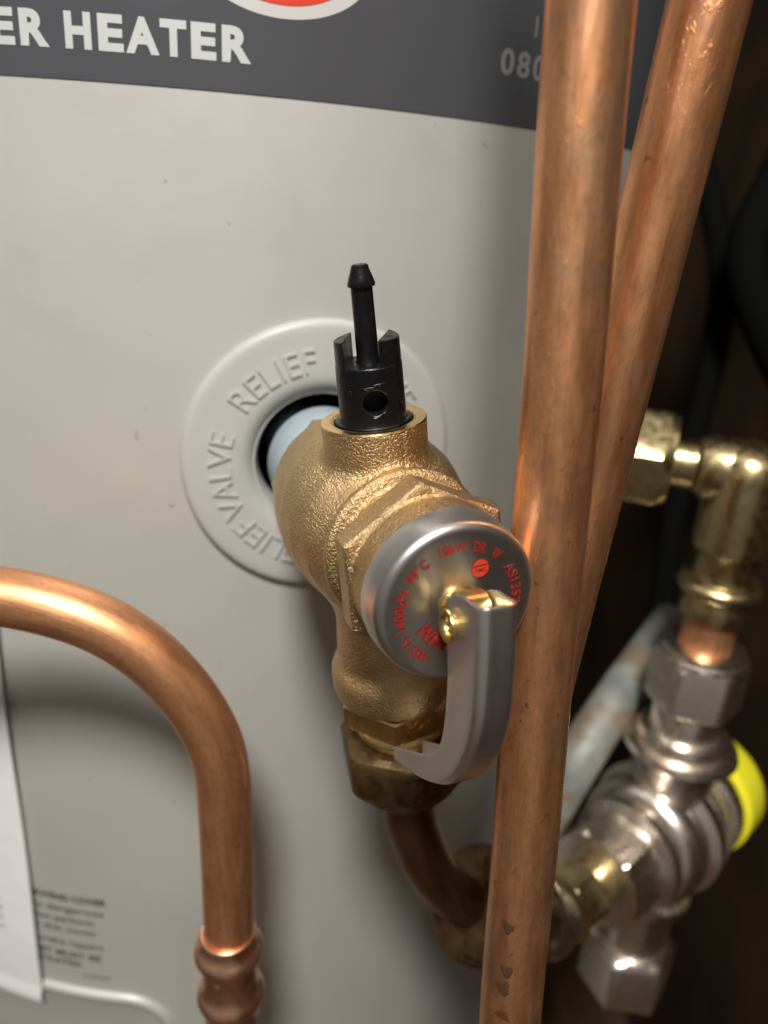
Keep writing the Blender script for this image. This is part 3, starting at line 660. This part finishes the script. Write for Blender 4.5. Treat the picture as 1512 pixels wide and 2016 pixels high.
vdn([(6.3, 1.6), (6.4, 2.2), (6.75, 2.35), (6.9, 2.0), (7.05, 2.0), (7.2, 2.8), (7.5, 2.9), (7.75, 2.3), (9.4, 2.1), (10, 2.0)], 'inlet_collar')
bc = Z_(-11.9)
lf = at(1108, 1786, 1); lf = lf*(bc[2]/lf[2]); ux = lf-bc; ux[2] = 0; ux = nrm(ux); ux = nrm(ux)
m = MB(); m.lathe(bc, ux, [(-3.4, 1.0), (-3.3, 3.0), (-3.15, 3.25), (-2.3, 3.3), (-2.15, 3.0), (-1.7, 3.0), (-1.5, 3.35), (-1.0, 3.5), (-.85, 3.15), (-.45, 3.15), (-.2, 3.6), (.5, 3.7), (.75, 3.25), (1.1, 3.2), (1.3, 3.4), (2.1, 3.35), (2.6, 3.05), (2.75, 2.7), (3.0, 2.65), (3.15, 2.95), (3.6, 2.9), (3.75, 2.3), (4.1, 1.8)], 72); m.build('body', M_CHROME, mix, smooth=50)
m = MB(); m.lathe(bc, ux, [(3.8, 1.7), (3.9, 2.2), (4.1, 2.5, 2.42), (4.2, 2.6, 1), (6.2, 2.6, 1), (6.4, 2.4), (6.5, 1.6)], 60, rot=.95); m.build('hexagon_nut', M_CHROME, mix, smooth=28)
m = MB(); m.lathe(bc, ux, [(6.3, 1.3), (7.2, 1.3), (7.3, 1.5), (7.45, 1.7, 1.65), (7.55, 1.75, 1), (8.9, 1.75, 1), (9.0, 1.65), (9.1, 1.2)], 60, rot=.2); m.build('brass_nut', M_BRASSPALE, mix, smooth=28)
m = MB(); m.lathe(bc, -ux, [(3.3, 1.5), (3.4, 3.2), (3.6, 3.45), (5.3, 3.4), (6.0, 3.1), (6.5, 2.3), (6.7, .1)], 60); m.build('yellow_cap', M_YELLOW, mix, smooth=50)
m = MB(); m.lathe(bc, DN, [(1.5, 2.2), (4.0, 2.2), (4.1, 2.5), (4.6, 2.5), (4.8, 1.9), (9.2, 1.85)], 60); m.build('outlet_neck', M_CHROME, mix, smooth=50)
m = MB(); m.lathe(bc, DN, [(8.4, 1.6), (8.5, 2.1), (8.75, 2.6, 2.5), (8.9, 2.65, 1), (12.0, 2.65, 1), (12.2, 2.0), (12.5, 1.3)], 60, rot=.1, ref=(0, 1, 0)); m.build('outlet_nut', M_CHROME, mix, smooth=28)
# grey scaled pipe slanting behind
gp = catmull([at(1320, 1215, 47), at(1240, 1335, 43.5), at(1150, 1475, 41), at(1075, 1600, 41.5), at(1000, 1725, 42)], 6)
gr = np.clip(1.0+.2*np.arange(len(gp))/8, 1.0, 1.22); tag(tube(gp, gr, 48).build('grey_pipe', M_GALV), 'grey scaled pipe slanting down to the left behind the copper pipes', 'pipe')
# large nut hidden half behind the near pipe
bn_c = at(985, 1790, 32.5); bn_d = nrm(at(1120, 1822, 37)-at(900, 1765, 30.5))
un = thing('union_nut', 'large tarnished union nut half hidden behind the near upright copper pipe', 'pipe fitting', tuple(bn_c))
m = MB(); m.lathe(bn_c, bn_d, [(-2.2, 1.0), (-2.1, 1.6), (-1.8, 2.3), (-1.3, 2.45, 2.35), (-1.1, 2.5, 1), (.9, 2.5, 1), (1.1, 2.3)], 60, rot=.4); m.build('nut_half', M_BRASSOLD, un, smooth=28)
m = MB(); m.lathe(bn_c, bn_d, [(1.0, 1.8), (1.1, 2.1), (1.25, 2.2), (1.7, 2.2), (1.85, 2.1), (1.95, 1.7), (4.4, 1.6)], 60); m.build('chrome_flange', M_CHROME, un, smooth=40)
# black lagged pipe far behind
path = catmull([at(1900, -700, 62), at(1750, -250, 61), at(1650, 120, 60), at(1540, 330, 58), at(1470, 520, 58), at(1560, 760, 60), at(1700, 900, 62), at(1850, 1200, 64)], 6)
tag(tube(path, 1.5, 32).build('lagged_pipe', M_FOAM), 'black foam lagged pipe curving in the dark at the upper right', 'pipe')

path = catmull([at(1100, -700, 70), at(1200, -250, 68), at(1290, 60, 66), at(1380, 320, 66), at(1420, 600, 66), at(1330, 1000, 68), at(1290, 1300, 70)], 8)
tag(tube(path, 1.1, 24).build('black_hose', M_FOAM), 'thin black hose hanging in the dark behind the leaning copper pipe', 'hose')

# ------------------------------------------------------------------ white document sleeve hanging on the heater
def sheet():
    V = []; Fc = []; ns_, nz_ = 24, 60
    for lay in (0, 1):
        for j in range(nz_+1):
            for i in range(ns_+1):
                u = i/ns_; v = j/nz_; s_ = -17+(17-4.95)*u; z_ = -39.35+(39.35-13)*v
                h_ = .37+.10*sin(u*5+v*3)*(1-u)+.14*math.exp(-((v-.012)/.014)**2)+.05*sin(v*11)
                if lay: h_ -= .07
                V.append(wrap(s_+.05*sin(v*7)+.36*v*u, z_, h_))
    N_ = (ns_+1)*(nz_+1); id_ = lambda l, j, i: l*N_+j*(ns_+1)+i
    for j in range(nz_):
        for i in range(ns_):
            Fc.append([id_(0, j, i), id_(0, j, i+1), id_(0, j+1, i+1), id_(0, j+1, i)]); Fc.append([id_(1, j+1, i), id_(1, j+1, i+1), id_(1, j, i+1), id_(1, j, i)])
    for j in range(nz_):
        for i in (0, ns_):
            q = [id_(0, j, i), id_(0, j+1, i), id_(1, j+1, i), id_(1, j, i)]; Fc.append(q if i == 0 else q[::-1])
    for i in range(ns_):
        for j in (0, nz_):
            q = [id_(0, j, i), id_(1, j, i), id_(1, j, i+1), id_(0, j, i+1)]; Fc.append(q if j == 0 else q[::-1])
    return V, Fc
slv = thing('document_sleeve', 'white document sleeve hanging on the heater at the left edge', 'document sleeve', tuple(wrap(-8, -39.4)))
mesh_obj('sheet', *sheet(), M_PAPER, slv, smooth=60)
printed([(t_, -6.55+.05*i, -31.9-.62*i, .3, 6, .0) for i, t_ in enumerate(['installation record', 'owner to keep this', 'with the heater at all', 'times and show it to', 'the licensed installer'])], .56).build('sleeve_print', mat('grey_ink', (.32, .32, .34), 0, .5), slv)

# ------------------------------------------------------------------ the cupboard behind
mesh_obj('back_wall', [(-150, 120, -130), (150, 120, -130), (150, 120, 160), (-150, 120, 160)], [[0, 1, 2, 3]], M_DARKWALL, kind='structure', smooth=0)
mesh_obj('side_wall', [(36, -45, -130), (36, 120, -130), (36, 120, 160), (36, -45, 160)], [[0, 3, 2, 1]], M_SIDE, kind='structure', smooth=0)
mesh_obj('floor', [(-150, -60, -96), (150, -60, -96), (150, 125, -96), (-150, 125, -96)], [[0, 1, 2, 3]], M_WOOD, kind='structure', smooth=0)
